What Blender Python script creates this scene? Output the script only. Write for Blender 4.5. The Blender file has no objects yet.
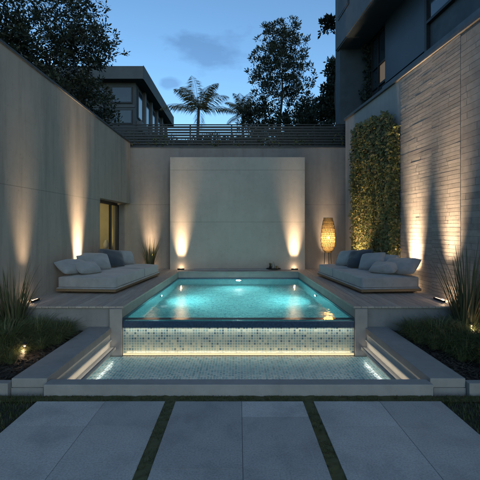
import bpy, math, random
import numpy as np
from mathutils import Vector, Matrix, noise as mnoise

R = math.radians
S = bpy.context.scene
COL = S.collection
rnd = random.Random(7)

# ------------------------------------------------------------------ helpers
CAMZ = 2.2
def P(px, py, d):
    """point seen at photograph pixel (px, py) at depth d"""
    return Vector(((px - 238.5) * d / 400.0, d, CAMZ - (py - 228.0) * d / 400.0))

def wl(y): return -(4.27 + 0.0623 * (15.8 - y))      # inner face of the concrete side wall
def wr(y): return 4.20 + 0.074 * (15.8 - y)          # inner face of the stone side wall
def xp(y): return 2.36 - (y - 8.2) * 0.024           # half width of the pool

class MB:
    def __init__(s): s.v = []; s.f = []; s.m = []
    def add(s, vs, fs):
        n = len(s.v); s.v += [tuple(v) for v in vs]; s.f += [tuple(i + n for i in f) for f in fs]; return s
    def box(s, x0, x1, y0, y1, z0, z1):
        vs = [(x0,y0,z0),(x1,y0,z0),(x1,y1,z0),(x0,y1,z0),(x0,y0,z1),(x1,y0,z1),(x1,y1,z1),(x0,y1,z1)]
        return s.add(vs, [(0,3,2,1),(4,5,6,7),(0,1,5,4),(1,2,6,5),(2,3,7,6),(3,0,4,7)])
    def hexa(s, p):   # 8 points, bottom 4 (ccw) then top 4
        return s.add(p, [(0,3,2,1),(4,5,6,7),(0,1,5,4),(1,2,6,5),(2,3,7,6),(3,0,4,7)])
    def quad(s, a, b, c, d): return s.add([a,b,c,d], [(0,1,2,3)])
    def tube(s, pts, radii, n=6, cap=True):
        pts = [Vector(p) for p in pts]
        if not hasattr(radii, '__len__'): radii = [radii] * len(pts)
        vs = []; 
        t0 = (pts[1] - pts[0]).normalized()
        u = t0.orthogonal().normalized()
        for i, p in enumerate(pts):
            if i == 0: t = t0
            elif i == len(pts) - 1: t = (pts[i] - pts[i-1]).normalized()
            else: t = (pts[i+1] - pts[i-1]).normalized()
            u = (u - t * u.dot(t))
            if u.length < 1e-6: u = t.orthogonal()
            u.normalize(); w = t.cross(u)
            for k in range(n):
                a = 2 * math.pi * k / n
                vs.append(p + (u * math.cos(a) + w * math.sin(a)) * radii[i])
        fs = []
        for i in range(len(pts) - 1):
            for k in range(n):
                k2 = (k + 1) % n
                fs.append((i*n+k, i*n+k2, (i+1)*n+k2, (i+1)*n+k))
        if cap:
            fs.append(tuple(reversed(range(n)))); fs.append(tuple((len(pts)-1)*n + k for k in range(n)))
        return s.add(vs, fs)
    def lathe(s, prof, c=(0,0,0), n=24):
        vs = []; fs = []
        for r, z in prof:
            for k in range(n):
                a = 2*math.pi*k/n
                vs.append((c[0]+r*math.cos(a), c[1]+r*math.sin(a), c[2]+z))
        for i in range(len(prof)-1):
            for k in range(n):
                k2=(k+1)%n
                fs.append((i*n+k, i*n+k2, (i+1)*n+k2, (i+1)*n+k))
        fs.append(tuple(reversed(range(n)))); fs.append(tuple((len(prof)-1)*n+k for k in range(n)))
        return s.add(vs, fs)
    def build(s, name, mat, parent=None, smooth=False, bevel=0, seg=2, sub=0):
        me = bpy.data.meshes.new(name); me.from_pydata(s.v, [], s.f); me.update()
        me.materials.append(mat)
        if smooth: me.polygons.foreach_set('use_smooth', [True]*len(me.polygons))
        o = bpy.data.objects.new(name, me); COL.objects.link(o)
        if bevel:
            b = o.modifiers.new('bevel','BEVEL'); b.width = bevel; b.segments = seg; b.limit_method='ANGLE'; b.angle_limit=R(35)
        if sub:
            b = o.modifiers.new('sub','SUBSURF'); b.levels = sub; b.render_levels = sub
        if parent is not None:
            o.parent = parent
            o.matrix_parent_inverse = Matrix.Translation(parent.location).inverted() if parent.get('_wp') else Matrix()
        return o

def tag(o, label=None, cat=None, group=None, kind=None):
    if label: o['label'] = label
    if cat: o['category'] = cat
    if group: o['group'] = group
    if kind: o['kind'] = kind
    return o

def thing(name, label, cat, loc=(0,0,0), group=None, rz=0):
    """Empty at the base of a thing; parts are children in its local space"""
    o = bpy.data.objects.new(name, None); COL.objects.link(o)
    o.location = loc; o.rotation_euler = (0,0,rz)
    o.empty_display_size = 0.2
    return tag(o, label, cat, group)

def copy_tree(o, parent=None):
    c = o.copy(); COL.objects.link(c)
    if parent is not None: c.parent = parent
    for ch in list(o.children): copy_tree(ch, c)
    return c

# ------------------------------------------------------------------ materials
class NT:
    def __init__(s, name):
        s.mat = bpy.data.materials.new(name); s.mat.use_nodes = True
        s.t = s.mat.node_tree; s.n = s.t.nodes
        s.b = s.n['Principled BSDF']
    def new(s, typ, **kw):
        nd = s.n.new(typ)
        for k, v in kw.items():
            if hasattr(nd, k): setattr(nd, k, v)
        return nd
    def link(s, a, b): s.t.links.new(a, b)
    def coord(s, scale=(1,1,1), rot=(0,0,0), kind='Object'):
        tc = s.new('ShaderNodeTexCoord'); mp = s.new('ShaderNodeMapping')
        mp.inputs['Scale'].default_value = scale; mp.inputs['Rotation'].default_value = rot
        s.link(tc.outputs[kind], mp.inputs['Vector']); return mp.outputs['Vector']
    def noise(s, vec, scale, detail=6, rough=.55):
        n = s.new('ShaderNodeTexNoise'); n.inputs['Scale'].default_value = scale
        n.inputs['Detail'].default_value = detail; n.inputs['Roughness'].default_value = rough
        s.link(vec, n.inputs['Vector']); return n.outputs['Fac']
    def ramp(s, fac, stops):
        r = s.new('ShaderNodeValToRGB'); e = r.color_ramp.elements
        while len(e) < len(stops): e.new(.5)
        for i, (p, c) in enumerate(stops):
            e[i].position = p; e[i].color = (*c, 1) if len(c) == 3 else c
        s.link(fac, r.inputs['Fac']); return r.outputs['Color']
    def mix(s, fac, a, b, mode='MIX'):
        m = s.new('ShaderNodeMix'); m.data_type='RGBA'; m.blend_type=mode
        for i, v in ((0,fac),(6,a),(7,b)):
            if isinstance(v,(int,float)): m.inputs[i].default_value = v
            elif isinstance(v,tuple): m.inputs[i].default_value = (*v,1)
            else: s.link(v, m.inputs[i])
        return m.outputs[2]
    def math(s, op, a, b=None, c=None):
        m = s.new('ShaderNodeMath'); m.operation = op
        for i, v in enumerate((a,b,c)):
            if v is None: continue
            if isinstance(v,(int,float)): m.inputs[i].default_value = v
            else: s.link(v, m.inputs[i])
        return m.outputs[0]
    def bump(s, h, strength=.3, dist=.01):
        b = s.new('ShaderNodeBump'); b.inputs['Strength'].default_value=strength; b.inputs['Distance'].default_value=dist
        s.link(h, b.inputs['Height']); s.link(b.outputs['Normal'], s.b.inputs['Normal'])
    def set(s, color=None, rough=None, metal=None, spec=None):
        for k, v in (('Base Color',color),('Roughness',rough),('Metallic',metal),('Specular IOR Level',spec)):
            if v is None: continue
            if isinstance(v,(int,float)): s.b.inputs[k].default_value = v
            elif isinstance(v,tuple): s.b.inputs[k].default_value = (*v,1)
            else: s.link(v, s.b.inputs[k])

def island(n):
    return n.new('ShaderNodeNewGeometry').outputs['Random Per Island']

def concrete(name, a, b, streak=.35, seams=(), vseams=(), axis='X', rough=.85, bump=.25, fine=60):
    n = NT(name); v = n.coord()
    big = n.noise(v, .9, 8, .62); mid = n.noise(v, 6, 6, .6); fin = n.noise(v, fine, 3, .6)
    f = n.math('ADD', n.math('MULTIPLY', big, .6), n.math('MULTIPLY', mid, .4))
    c = n.ramp(f, [(.32, a), (.68, b)])
    vs = n.coord(scale=(2.6, 2.6, .22)); st = n.noise(vs, 1.1, 9, .72)
    c = n.mix(streak, c, n.ramp(st, [(.36, tuple(x*.62 for x in a)), (.56, b)]), 'MIX')
    pits = n.ramp(n.noise(v, fine*.55, 2, .5), [(.27, (.5,.5,.5)), (.34, (1,1,1))])
    c = n.mix(.5, c, pits, 'MULTIPLY')
    h = n.math('ADD', n.math('MULTIPLY', fin, .5), n.math('MULTIPLY', mid, .6))
    if seams or vseams:
        sep = n.new('ShaderNodeSeparateXYZ'); tc = n.new('ShaderNodeTexCoord'); n.link(tc.outputs['Object'], sep.inputs[0])
        g = None
        for z in seams:
            m = n.math('LESS_THAN', n.math('ABSOLUTE', n.math('SUBTRACT', sep.outputs['Z'], z)), .009)
            g = m if g is None else n.math('MAXIMUM', g, m)
        for z in vseams:
            m = n.math('LESS_THAN', n.math('ABSOLUTE', n.math('SUBTRACT', sep.outputs[axis], z)), .007)
            g = m if g is None else n.math('MAXIMUM', g, m)
        c = n.mix(n.math('MULTIPLY', g, .45), c, tuple(x*.3 for x in a))
        h = n.math('SUBTRACT', h, n.math('MULTIPLY', g, 1.2))
    n.set(color=c, rough=rough, spec=.3); n.bump(h, bump, .012)
    return n.mat

def simple(name, col, rough=.6, metal=0, var=.18, scale=8, bump=.1, spec=.4):
    n = NT(name); v = n.coord(); f = n.noise(v, scale, 6, .6)
    c = n.ramp(f, [(.3, tuple(x*(1-var) for x in col)), (.7, tuple(min(1,x*(1+var)) for x in col))])
    n.set(color=c, rough=rough, metal=metal, spec=spec)
    if bump: n.bump(n.noise(v, scale*6, 4, .6), bump, .006)
    return n.mat

def foliage(name, cols, rough=.5, trans=.25):
    n = NT(name); i = island(n)
    c = n.ramp(i, [(k/(len(cols)-1), q) for k, q in enumerate(cols)])
    n.set(color=c, rough=rough, spec=.3)
    t = n.new('ShaderNodeBsdfTranslucent'); n.link(c, t.inputs['Color'])
    m = n.new('ShaderNodeMixShader'); m.inputs[0].default_value = trans
    n.link(n.b.outputs[0], m.inputs[1]); n.link(t.outputs[0], m.inputs[2])
    n.link(m.outputs[0], n.n['Material Output'].inputs['Surface'])
    return n.mat

def emis(name, col, strength):
    n = NT(name); n.set(color=(.02,.02,.02), rough=.5)
    n.b.inputs['Emission Color'].default_value = (*col,1); n.b.inputs['Emission Strength'].default_value = strength
    return n.mat

def mosaic(name, pitch, stops, grout=(.42,.42,.38), gw=.1, rough=.18, axes='XZ', var=.3):
    """square glass tiles: one random colour per tile, grout lines"""
    n = NT(name); tc = n.new('ShaderNodeTexCoord'); sep = n.new('ShaderNodeSeparateXYZ')
    n.link(tc.outputs['Object'], sep.inputs[0])
    outs = []
    for ax in 'XYZ':
        q = n.math('ADD', n.math('DIVIDE', sep.outputs[ax], pitch), .371)
        outs.append((n.math('FLOOR', q), n.math('FRACT', q), ax))
    cmb = n.new('ShaderNodeCombineXYZ')
    for k in range(3):
        if 'XYZ'[k] in axes: n.link(outs[k][0], cmb.inputs[k])
    wn = n.new('ShaderNodeTexWhiteNoise'); wn.noise_dimensions='3D'; n.link(cmb.outputs[0], wn.inputs['Vector'])
    c = n.ramp(wn.outputs['Value'], stops)
    for e in n.n:
        if e.type == 'VALTORGB': e.color_ramp.interpolation = 'CONSTANT'
    g = None
    for fl, fr, ax in outs:
        if ax not in axes: continue
        m = n.math('GREATER_THAN', n.math('ABSOLUTE', n.math('SUBTRACT', fr, .5)), .5 - gw/2)
        g = m if g is None else n.math('MAXIMUM', g, m)
    c2 = n.mix(g, c, grout)
    r = n.math('ADD', n.math('MULTIPLY', g, .6), rough)
    n.set(color=c2, rough=r, spec=.5)
    wob = n.math('MULTIPLY', wn.outputs['Value'], .25)
    n.bump(n.math('ADD', n.math('MULTIPLY', g, -1), wob), .5, .004)
    return n.mat

M = {}
M['wallc'] = concrete('board_concrete', (.188,.179,.167), (.255,.243,.226), .42, seams=(3.09,), fine=45)
M['rearc'] = concrete('rear_render', (.142,.133,.127), (.198,.187,.179), .26, seams=(3.12,), fine=45)
M['featc'] = concrete('feature_render', (.235,.222,.205), (.295,.281,.261), .10, seams=(2.43,4.43), fine=40, bump=.15)
M['plast'] = concrete('smooth_plaster', (.20,.205,.21), (.26,.265,.27), .2, bump=.12)
M['kerb'] = concrete('cast_concrete', (.16,.158,.155), (.235,.231,.226), .1, fine=70, bump=.3)
M['cream'] = concrete('cream_stone', (.36,.35,.32), (.46,.44,.40), .1, fine=60)
M['plinth'] = concrete('plinth_concrete', (.14,.14,.14), (.20,.20,.20), .2, fine=60)
M['cap'] = simple('dark_cap', (.035,.038,.042), .5, 0, .3, 5)
M['soil'] = simple('soil', (.020,.018,.016), .95, 0, .5, 14, .8)
M['terrain'] = simple('terrain_grass', (.04,.05,.028), .95, 0, .5, 3, .6)
M['mortar'] = simple('dark_mortar', (.10,.10,.10), .95, 0, .3, 20, .4)
M['dmetal'] = simple('dark_metal', (.014,.017,.02), .5, .3, .25, 12, .05)
M['black'] = simple('black_frame', (.012,.012,.013), .4, .3, .2, 12, .03)
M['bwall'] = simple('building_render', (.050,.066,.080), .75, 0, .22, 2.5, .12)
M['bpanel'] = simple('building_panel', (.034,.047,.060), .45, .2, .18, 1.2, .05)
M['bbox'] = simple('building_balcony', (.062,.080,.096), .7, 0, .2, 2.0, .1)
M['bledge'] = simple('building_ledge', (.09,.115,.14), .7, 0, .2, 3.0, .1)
M['hwall'] = simple('house_wall', (.035,.045,.053), .8, 0, .2, .8, .05)
M['hroof'] = simple('house_roof', (.032,.042,.05), .6, 0, .25, 1.2, .05)
M['hpale'] = simple('house_pale_panel', (.05,.06,.07), .7, 0, .15, .8, .03)

def stonemat():
    n = NT('ledger_stone'); v = n.coord(); i = island(n)
    c = n.ramp(i, [(0,(.17,.166,.162)),(.35,(.205,.199,.192)),(.7,(.23,.223,.213)),(1,(.185,.18,.174))])
    f = n.noise(v, 7, 8, .68)
    c = n.mix(.55, c, n.ramp(f, [(.3,(.52,.5,.48)),(.6,(1,1,1))]), 'MULTIPLY')
    n.set(color=c, rough=.85, spec=.25)
    n.bump(n.math('ADD', n.noise(v, 10, 8, .7), n.math('MULTIPLY', n.noise(v, 55, 4, .6), .4)), .30, .012)
    return n.mat
M['stone'] = stonemat()

def pavermat():
    n = NT('paving_stone'); v = n.coord(); i = island(n)
    base = n.ramp(i, [(0,(.265,.26,.255)),(.5,(.335,.328,.317)),(1,(.39,.382,.37))])
    blot = n.noise(v, 1.6, 9, .65); fin = n.noise(v, 55, 6, .75)
    st2 = n.noise(n.coord(scale=(1,.55,1)), .9, 10, .72)
    base = n.mix(.38, base, n.ramp(st2, [(.40,(.62,.63,.65)),(.47,(.98,.98,.98)),(.56,(1,1,1)),(.66,(.80,.80,.79))]), 'MULTIPLY')
    c = n.mix(.8, base, n.ramp(blot, [(.3,(.62,.62,.63)),(.5,(.94,.94,.94)),(.72,(1.10,1.09,1.07))]), 'MULTIPLY')
    c = n.mix(.8, c, n.ramp(fin, [(.36,(.55,.55,.55)),(.56,(1,1,1))]), 'MULTIPLY')
    sp = n.ramp(n.noise(v, 130, 2, .5), [(.62,(1,1,1)),(.70,(1.5,1.48,1.42))])
    c = n.mix(.5, c, sp, 'MULTIPLY')
    rr = n.ramp(blot, [(.35,(.48,.48,.48)),(.65,(.72,.72,.72))])
    n.set(color=c, rough=rr, spec=.35); n.bump(n.math('ADD', fin, n.math('MULTIPLY', blot, 1.5)), .28, .008)
    return n.mat
M['paver'] = pavermat()

def woodmat(name, cols, scale=(14,.9,14), rough=.62):
    n = NT(name); v = n.coord(scale=scale); i = island(n)
    cmb = n.new('ShaderNodeCombineXYZ'); n.link(n.math('MULTIPLY', i, 37), cmb.inputs[1])
    va = n.new('ShaderNodeVectorMath'); va.operation='ADD'; n.link(v, va.inputs[0]); n.link(cmb.outputs[0], va.inputs[1])
    g = n.noise(va.outputs[0], 3.0, 8, .65)
    c = n.ramp(i, [(k/(len(cols)-1), q) for k, q in enumerate(cols)])
    c = n.mix(.75, c, n.ramp(g, [(.3,(.55,.53,.5)),(.62,(1.05,1.03,1))]), 'MULTIPLY')
    n.set(color=c, rough=rough, spec=.35); n.bump(g, .25, .006)
    return n.mat
M['deck'] = woodmat('deck_timber', [(.27,.24,.215),(.36,.325,.295),(.23,.21,.19),(.32,.29,.265)])
M['base_wood'] = woodmat('sofa_base_timber', [(.12,.088,.055),(.145,.105,.066)], rough=.5)

def fabric(name, col):
    n = NT(name); v = n.coord(); w = n.new('ShaderNodeTexWave'); w.inputs['Scale'].default_value = 95; w.bands_direction='X'
    n.link(v, w.inputs['Vector'])
    w2 = n.new('ShaderNodeTexWave'); w2.inputs['Scale'].default_value = 95; w2.bands_direction='Z'; n.link(v, w2.inputs['Vector'])
    f = n.noise(v, 5, 5, .6); fn = n.noise(v, 160, 3, .6)
    c = n.ramp(n.math('ADD', n.math('MULTIPLY', f, .55), n.math('MULTIPLY', fn, .45)), [(.3, tuple(x*.72 for x in col)), (.7, tuple(x*1.15 for x in col))])
    n.set(color=c, rough=.95, spec=.15)
    n.b.inputs['Sheen Weight'].default_value = .25
    h = n.math('ADD', n.math('MULTIPLY', n.math('ADD', w.outputs['Fac'], w2.outputs['Fac']), .25), n.math('MULTIPLY', n.noise(v, 9, 4, .55), 2.2))
    n.bump(h, .35, .012)
    return n.mat
M['fab'] = fabric('grey_blue_upholstery', (.225,.242,.256))
M['fab_cushion'] = fabric('cushion_linen', (.205,.23,.253))
M['fab_pale'] = fabric('pale_linen', (.25,.255,.26))
M['fab_dark'] = fabric('navy_linen', (.03,.045,.065))
M['seam'] = simple('dark_piping', (.06,.065,.07), .9)

M['weir'] = mosaic('weir_mosaic', .054, [(0,(.34,.35,.33)),(.16,(.20,.27,.29)),(.34,(.28,.32,.32)),(.50,(.07,.12,.17)),(.62,(.23,.29,.30)),(.78,(.15,.22,.26)),(.90,(.44,.42,.37))], gw=.24, grout=(.48,.45,.39))
M['basin'] = mosaic('basin_mosaic', .054, [(0,(.16,.42,.48)),(.2,(.28,.54,.59)),(.4,(.07,.29,.37)),(.58,(.38,.62,.66)),(.76,(.18,.44,.51))], axes='XY', gw=.24, grout=(.55,.62,.60))
M['pool_floor'] = mosaic('pool_floor_mosaic', .05, [(0,(.08,.34,.37)),(.3,(.13,.42,.44)),(.6,(.05,.27,.31)),(.8,(.17,.48,.49))], axes='XY', gw=.12, grout=(.2,.5,.5))
M['pool_side'] = mosaic('pool_side_mosaic', .05, [(0,(.10,.40,.44)),(.3,(.15,.48,.52)),(.6,(.08,.34,.40)),(.8,(.18,.52,.55))], axes='YZ', gw=.12, grout=(.2,.46,.48))
M['pool_back'] = mosaic('pool_back_mosaic', .05, [(0,(.10,.40,.44)),(.3,(.15,.48,.52)),(.6,(.08,.34,.40)),(.8,(.18,.52,.55))], axes='XZ', gw=.12, grout=(.2,.46,.48))
M['navy_tile'] = simple('navy_waterline_tile', (.018,.04,.075), .2, 0, .3, 30, .05)

def watermat(name, scale, strength, tint):
    n = NT(name); v = n.coord()
    b1 = n.noise(v, scale, 3, .5); b2 = n.noise(v, scale*2.7, 2, .5)
    n.set(color=tint, rough=.0)
    n.b.inputs['Transmission Weight'].default_value = 1; n.b.inputs['IOR'].default_value = 1.333
    n.bump(n.math('ADD', b1, n.math('MULTIPLY', b2, .4)), strength, .05)
    return n.mat
M['water'] = watermat('pool_water', 3.0, .14, (.80,.97,.98))
M['water2'] = watermat('basin_water', 9, .16, (.90,.98,.98))

def glassmat(name, col=(.8,.85,.85), rough=.02, mixv=.75):
    n = NT(name)
    g = n.new('ShaderNodeBsdfGlossy'); g.inputs['Roughness'].default_value = rough; g.inputs['Color'].default_value=(.9,.95,1,1)
    t = n.new('ShaderNodeBsdfTransparent'); t.inputs['Color'].default_value=(*col,1)
    lw_ = n.new('ShaderNodeLayerWeight'); lw_.inputs['Blend'].default_value=.5; fr_=n.math('MULTIPLY_ADD', n.math('POWER', lw_.outputs['Facing'], 4), .45, .05)
    m = n.new('ShaderNodeMixShader'); n.link(fr_, m.inputs[0]); n.link(t.outputs[0], m.inputs[1]); n.link(g.outputs[0], m.inputs[2])
    n.link(m.outputs[0], n.n['Material Output'].inputs['Surface']); return n.mat
M['glass'] = glassmat('window_glass')
M['dglass'] = simple('dark_glass', (.02,.028,.036), .08, 0, .2, 1.0, 0, .6)

M['leafhedge'] = foliage('creeper_leaves', [(.04,.055,.018),(.075,.09,.028),(.115,.122,.042),(.15,.14,.052),(.12,.085,.045)])
M['grassA'] = foliage('fountain_grass', [(.05,.075,.032),(.075,.105,.042),(.11,.135,.058),(.17,.155,.08)])
M['grassB'] = foliage('tall_grass', [(.045,.06,.03),(.07,.085,.045),(.09,.10,.055),(.17,.14,.08)])
M['lawn'] = foliage('lawn_blades', [(.025,.04,.014),(.045,.06,.02),(.065,.075,.025)])
M['mulch'] = foliage('bark_chips',[(.014,.012,.010),(.026,.022,.017),(.042,.035,.027)],.9,.02)
M['moss'] = foliage('joint_moss', [(.028,.036,.014),(.05,.058,.022),(.08,.08,.034),(.10,.085,.045)])
M['leafA'] = foliage('broad_leaves', [(.014,.021,.013),(.020,.028,.016),(.027,.035,.019)])
M['leafB'] = foliage('dark_leaves', [(.014,.022,.014),(.02,.03,.017),(.027,.036,.02)])
M['palm'] = foliage('palm_fronds', [(.07,.07,.03),(.11,.095,.042),(.14,.115,.05)])
M['bark'] = simple('bark', (.055,.048,.042), .9, 0, .35, 12, .6)
M['rattan'] = simple('woven_rattan', (.20,.13,.05), .6, 0, .25, 40, .2)

WARM = (1.0, .66, .38)
nl=NT('paper_liner'); t1=nl.new('ShaderNodeBsdfTranslucent'); t1.inputs['Color'].default_value=(.9,.70,.38,1)
t2=nl.new('ShaderNodeBsdfTransparent'); t2.inputs['Color'].default_value=(1,.85,.55,1); mx=nl.new('ShaderNodeMixShader'); mx.inputs[0].default_value=.62
nl.link(t1.outputs[0],mx.inputs[1]); nl.link(t2.outputs[0],mx.inputs[2]); nl.link(mx.outputs[0],nl.n['Material Output'].inputs['Surface']); M['liner']=nl.mat
M['e_warm'] = emis('warm_lamp_face', WARM, 3)
M['e_bulb'] = emis('lantern_bulb', (1.0,.72,.32), 14)
M['e_led'] = emis('warm_led', (1.0,.74,.42), .8)
M['e_pool'] = emis('pool_lamp_face', (.80,.98,1.0), 30)
M['e_window'] = emis('lit_curtain', (1.0,.75,.5), .085)
M['e_slim'] = emis('slim_reflection_glow', (1.0,.78,.4), 2.5)  # emission standing in for a reflection in the glass door
M['room'] = simple('room_wall', (.36,.31,.17), .8, 0, .12, 2)

# ------------------------------------------------------------------ lights
def spot(name, loc, target, watt, angle=70, blend=.7, col=WARM, rad=.03, parent=None):
    l = bpy.data.lights.new(name, 'SPOT'); l.energy = watt; l.spot_size = R(angle); l.spot_blend = blend
    l.color = col; l.shadow_soft_size = rad
    o = bpy.data.objects.new(name, l); COL.objects.link(o); o.location = loc
    o.rotation_euler = (Vector(target) - Vector(loc)).to_track_quat('-Z','Y').to_euler()
    return o
def point(name, loc, watt, col=WARM, rad=.05):
    l = bpy.data.lights.new(name, 'POINT'); l.energy = watt; l.color = col; l.shadow_soft_size = rad
    o = bpy.data.objects.new(name, l); COL.objects.link(o); o.location = loc; return o
def area(name, loc, target, sx, sy, watt, col, spread=180, up='Y'):
    l = bpy.data.lights.new(name, 'AREA'); l.shape='RECTANGLE'; l.size = sx; l.size_y = sy; l.energy = watt; l.color = col; l.spread = R(spread)
    o = bpy.data.objects.new(name, l); COL.objects.link(o); o.location = loc
    o.rotation_euler = (Vector(target)-Vector(loc)).to_track_quat('-Z', up).to_euler(); return o

# ------------------------------------------------------------------ world, sun, camera
SUN_EL, SUN_AZ = 23.0, 160.0       # low glow behind the camera
W = bpy.data.worlds.new('World'); S.world = W; W.use_nodes = True
nt = W.node_tree; bg = nt.nodes['Background']
sky = nt.nodes.new('ShaderNodeTexSky'); sky.sky_type='NISHITA'; sky.sun_disc=False
sky.sun_elevation = R(SUN_EL); sky.sun_rotation = R(SUN_AZ)
sky.air_density = 1.0; sky.dust_density = .6; sky.ozone_density = 3.0
def wmix(fac, a, b, mode='MIX'):
    m = nt.nodes.new('ShaderNodeMix'); m.data_type='RGBA'; m.blend_type=mode
    for i, v in ((0,fac),(6,a),(7,b)):
        if isinstance(v,(int,float)): m.inputs[i].default_value=v
        elif isinstance(v,tuple): m.inputs[i].default_value=(*v,1)
        else: nt.links.new(v, m.inputs[i])
    return m.outputs[2]
tc = nt.nodes.new('ShaderNodeTexCoord')
# a faint dusky cloud bank hanging over the far garden
mp = nt.nodes.new('ShaderNodeMapping'); mp.inputs['Scale'].default_value=(1,1,2.2); nt.links.new(tc.outputs['Generated'], mp.inputs['Vector'])
cn = nt.nodes.new('ShaderNodeTexNoise'); cn.inputs['Scale'].default_value=7; cn.inputs['Detail'].default_value=7; cn.inputs['Roughness'].default_value=.55
nt.links.new(mp.outputs[0], cn.inputs['Vector'])
def cloud_at(px, py, w, h):
    d = Vector(((px-238.5)/400, 1, (228-py)/400)).normalized()
    vs = nt.nodes.new('ShaderNodeVectorMath'); vs.operation='SUBTRACT'; nt.links.new(tc.outputs['Generated'], vs.inputs[0]); vs.inputs[1].default_value=d
    vm = nt.nodes.new('ShaderNodeVectorMath'); vm.operation='MULTIPLY'; nt.links.new(vs.outputs[0], vm.inputs[0]); vm.inputs[1].default_value=(400/w, 400/w, 400/h)
    vl = nt.nodes.new('ShaderNodeVectorMath'); vl.operation='LENGTH'; nt.links.new(vm.outputs[0], vl.inputs[0])
    return vl.outputs['Value']
def wmath(op, a, b):
    m = nt.nodes.new('ShaderNodeMath'); m.operation=op
    for i, v in enumerate((a,b)):
        if isinstance(v,(int,float)): m.inputs[i].default_value=v
        else: nt.links.new(v, m.inputs[i])
    return m.outputs[0]
dist = wmath('MINIMUM', cloud_at(212, 49, 46, 20), cloud_at(168, 84, 11, 7))
val = wmath('SUBTRACT', wmath('ADD', wmath('MULTIPLY', cn.outputs['Fac'], 3.2), -.80), dist)
cr = nt.nodes.new('ShaderNodeValToRGB'); cr.color_ramp.elements[0].position=.0; cr.color_ramp.elements[1].position=.5
nt.links.new(val, cr.inputs['Fac'])
SKY_TINT = (.84, 1.04, 1.06)
tinted = wmix(1.0, sky.outputs[0], SKY_TINT, 'MULTIPLY')
clouded = wmix(wmath('MULTIPLY', cr.outputs['Color'], .8), tinted, wmix(1.0, tinted, (.66,.66,.70), 'MULTIPLY'))
nt.links.new(clouded, bg.inputs['Color']); bg.inputs['Strength'].default_value = .145

sl = bpy.data.lights.new('sun','SUN'); sl.energy = .10; sl.angle = R(25); sl.color=(1,.86,.72)
so = bpy.data.objects.new('sun', sl); COL.objects.link(so)
# sky sun_rotation 0 = +Y, clockwise seen from above
sd = Vector((math.sin(R(SUN_AZ))*math.cos(R(SUN_EL)), math.cos(R(SUN_AZ))*math.cos(R(SUN_EL)), math.sin(R(SUN_EL))))
so.rotation_euler = sd.to_track_quat('Z','Y').to_euler(); so.location = (0,-10,20)

cam = bpy.data.cameras.new('camera'); co = bpy.data.objects.new('camera', cam); COL.objects.link(co)
co.location = (0,0,CAMZ); co.rotation_euler = (R(90),0,0)
cam.sensor_width = 36; cam.lens = 30; cam.shift_x = 1.5/480; cam.shift_y = -12/480; cam.clip_end = 2000
S.camera = co
S.view_settings.view_transform='Standard'; S.view_settings.look='None'; S.view_settings.exposure=.46; S.view_settings.gamma=1
S.view_settings.use_curve_mapping=False
S.cycles.use_denoising = True
S.cycles.max_bounces = 10; S.cycles.transmission_bounces = 8; S.cycles.transparent_max_bounces = 16
S.cycles.diffuse_bounces = 4; S.cycles.glossy_bounces = 4
S.cycles.sample_clamp_indirect = 6; S.cycles.blur_glossy = .5

# ------------------------------------------------------------------ ground
g = MB()
g.box(-300, 300, -300, 5.30, -1.2, -.03)
tag(g.build('ground', M['soil']), kind='structure')
# sunken court: the garden behind and beside it lies one storey higher
t = MB()
t.box(-300, -5.35, 2.0, 16.2, -1.5, 4.75) if False else None
TZ = 4.85
for (x0,x1,y0,y1) in ((-300,-9.2,2.0,600),(-9.2,9.2,16.16,600),(9.2,300,2.0,600)):
    t.quad((x0,y0,TZ),(x1,y0,TZ),(x1,y1,TZ),(x0,y1,TZ))
for (x0,x1) in ((-300,-9.2),(9.2,300)):
    t.quad((x0,2,-1),(x1,2,-1),(x1,2,TZ),(x0,2,TZ))
t.quad((-9.2,2,-1),(-9.2,16.16,-1),(-9.2,16.16,TZ),(-9.2,2,TZ))
t.quad((-9.2,2,TZ+.001),(-5.9,2,TZ+.001),(-5.3,16.16,TZ+.001),(-9.2,16.16,TZ+.001))
t.quad((5.6,2,TZ+.001),(9.2,2,TZ+.001),(9.2,16.16,TZ+.001),(4.6,16.16,TZ+.001))
tag(t.build('terrain', M['terrain']), kind='structure')

# planting bed soil on both sides of the lower basin
for sgn in (-1, 1):
    b = MB()
    xs = [sgn*2.95, sgn*5.4]
    nx, ny = 24, 26
    vs = []; fs = []
    for j in range(ny+1):
        for i in range(nx+1):
            x = xs[0] + (xs[1]-xs[0])*i/nx; y = 5.42 + (8.19-5.42)*j/ny
            z = .06 + .05*mnoise.noise(Vector((x*2.3,y*2.3,1))) + .03*mnoise.noise(Vector((x*7,y*7,4))) + .05*(y-5.4)/2.8
            vs.append((x,y,z))
    for j in range(ny):
        for i in range(nx):
            a = j*(nx+1)+i; fs.append((a,a+1,a+nx+2,a+nx+1) if sgn>0 else (a,a+nx+1,a+nx+2,a+1))
    b.add(vs, fs)
    tag(b.build('planting_soil', M['soil'], smooth=True), kind='structure')

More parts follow.
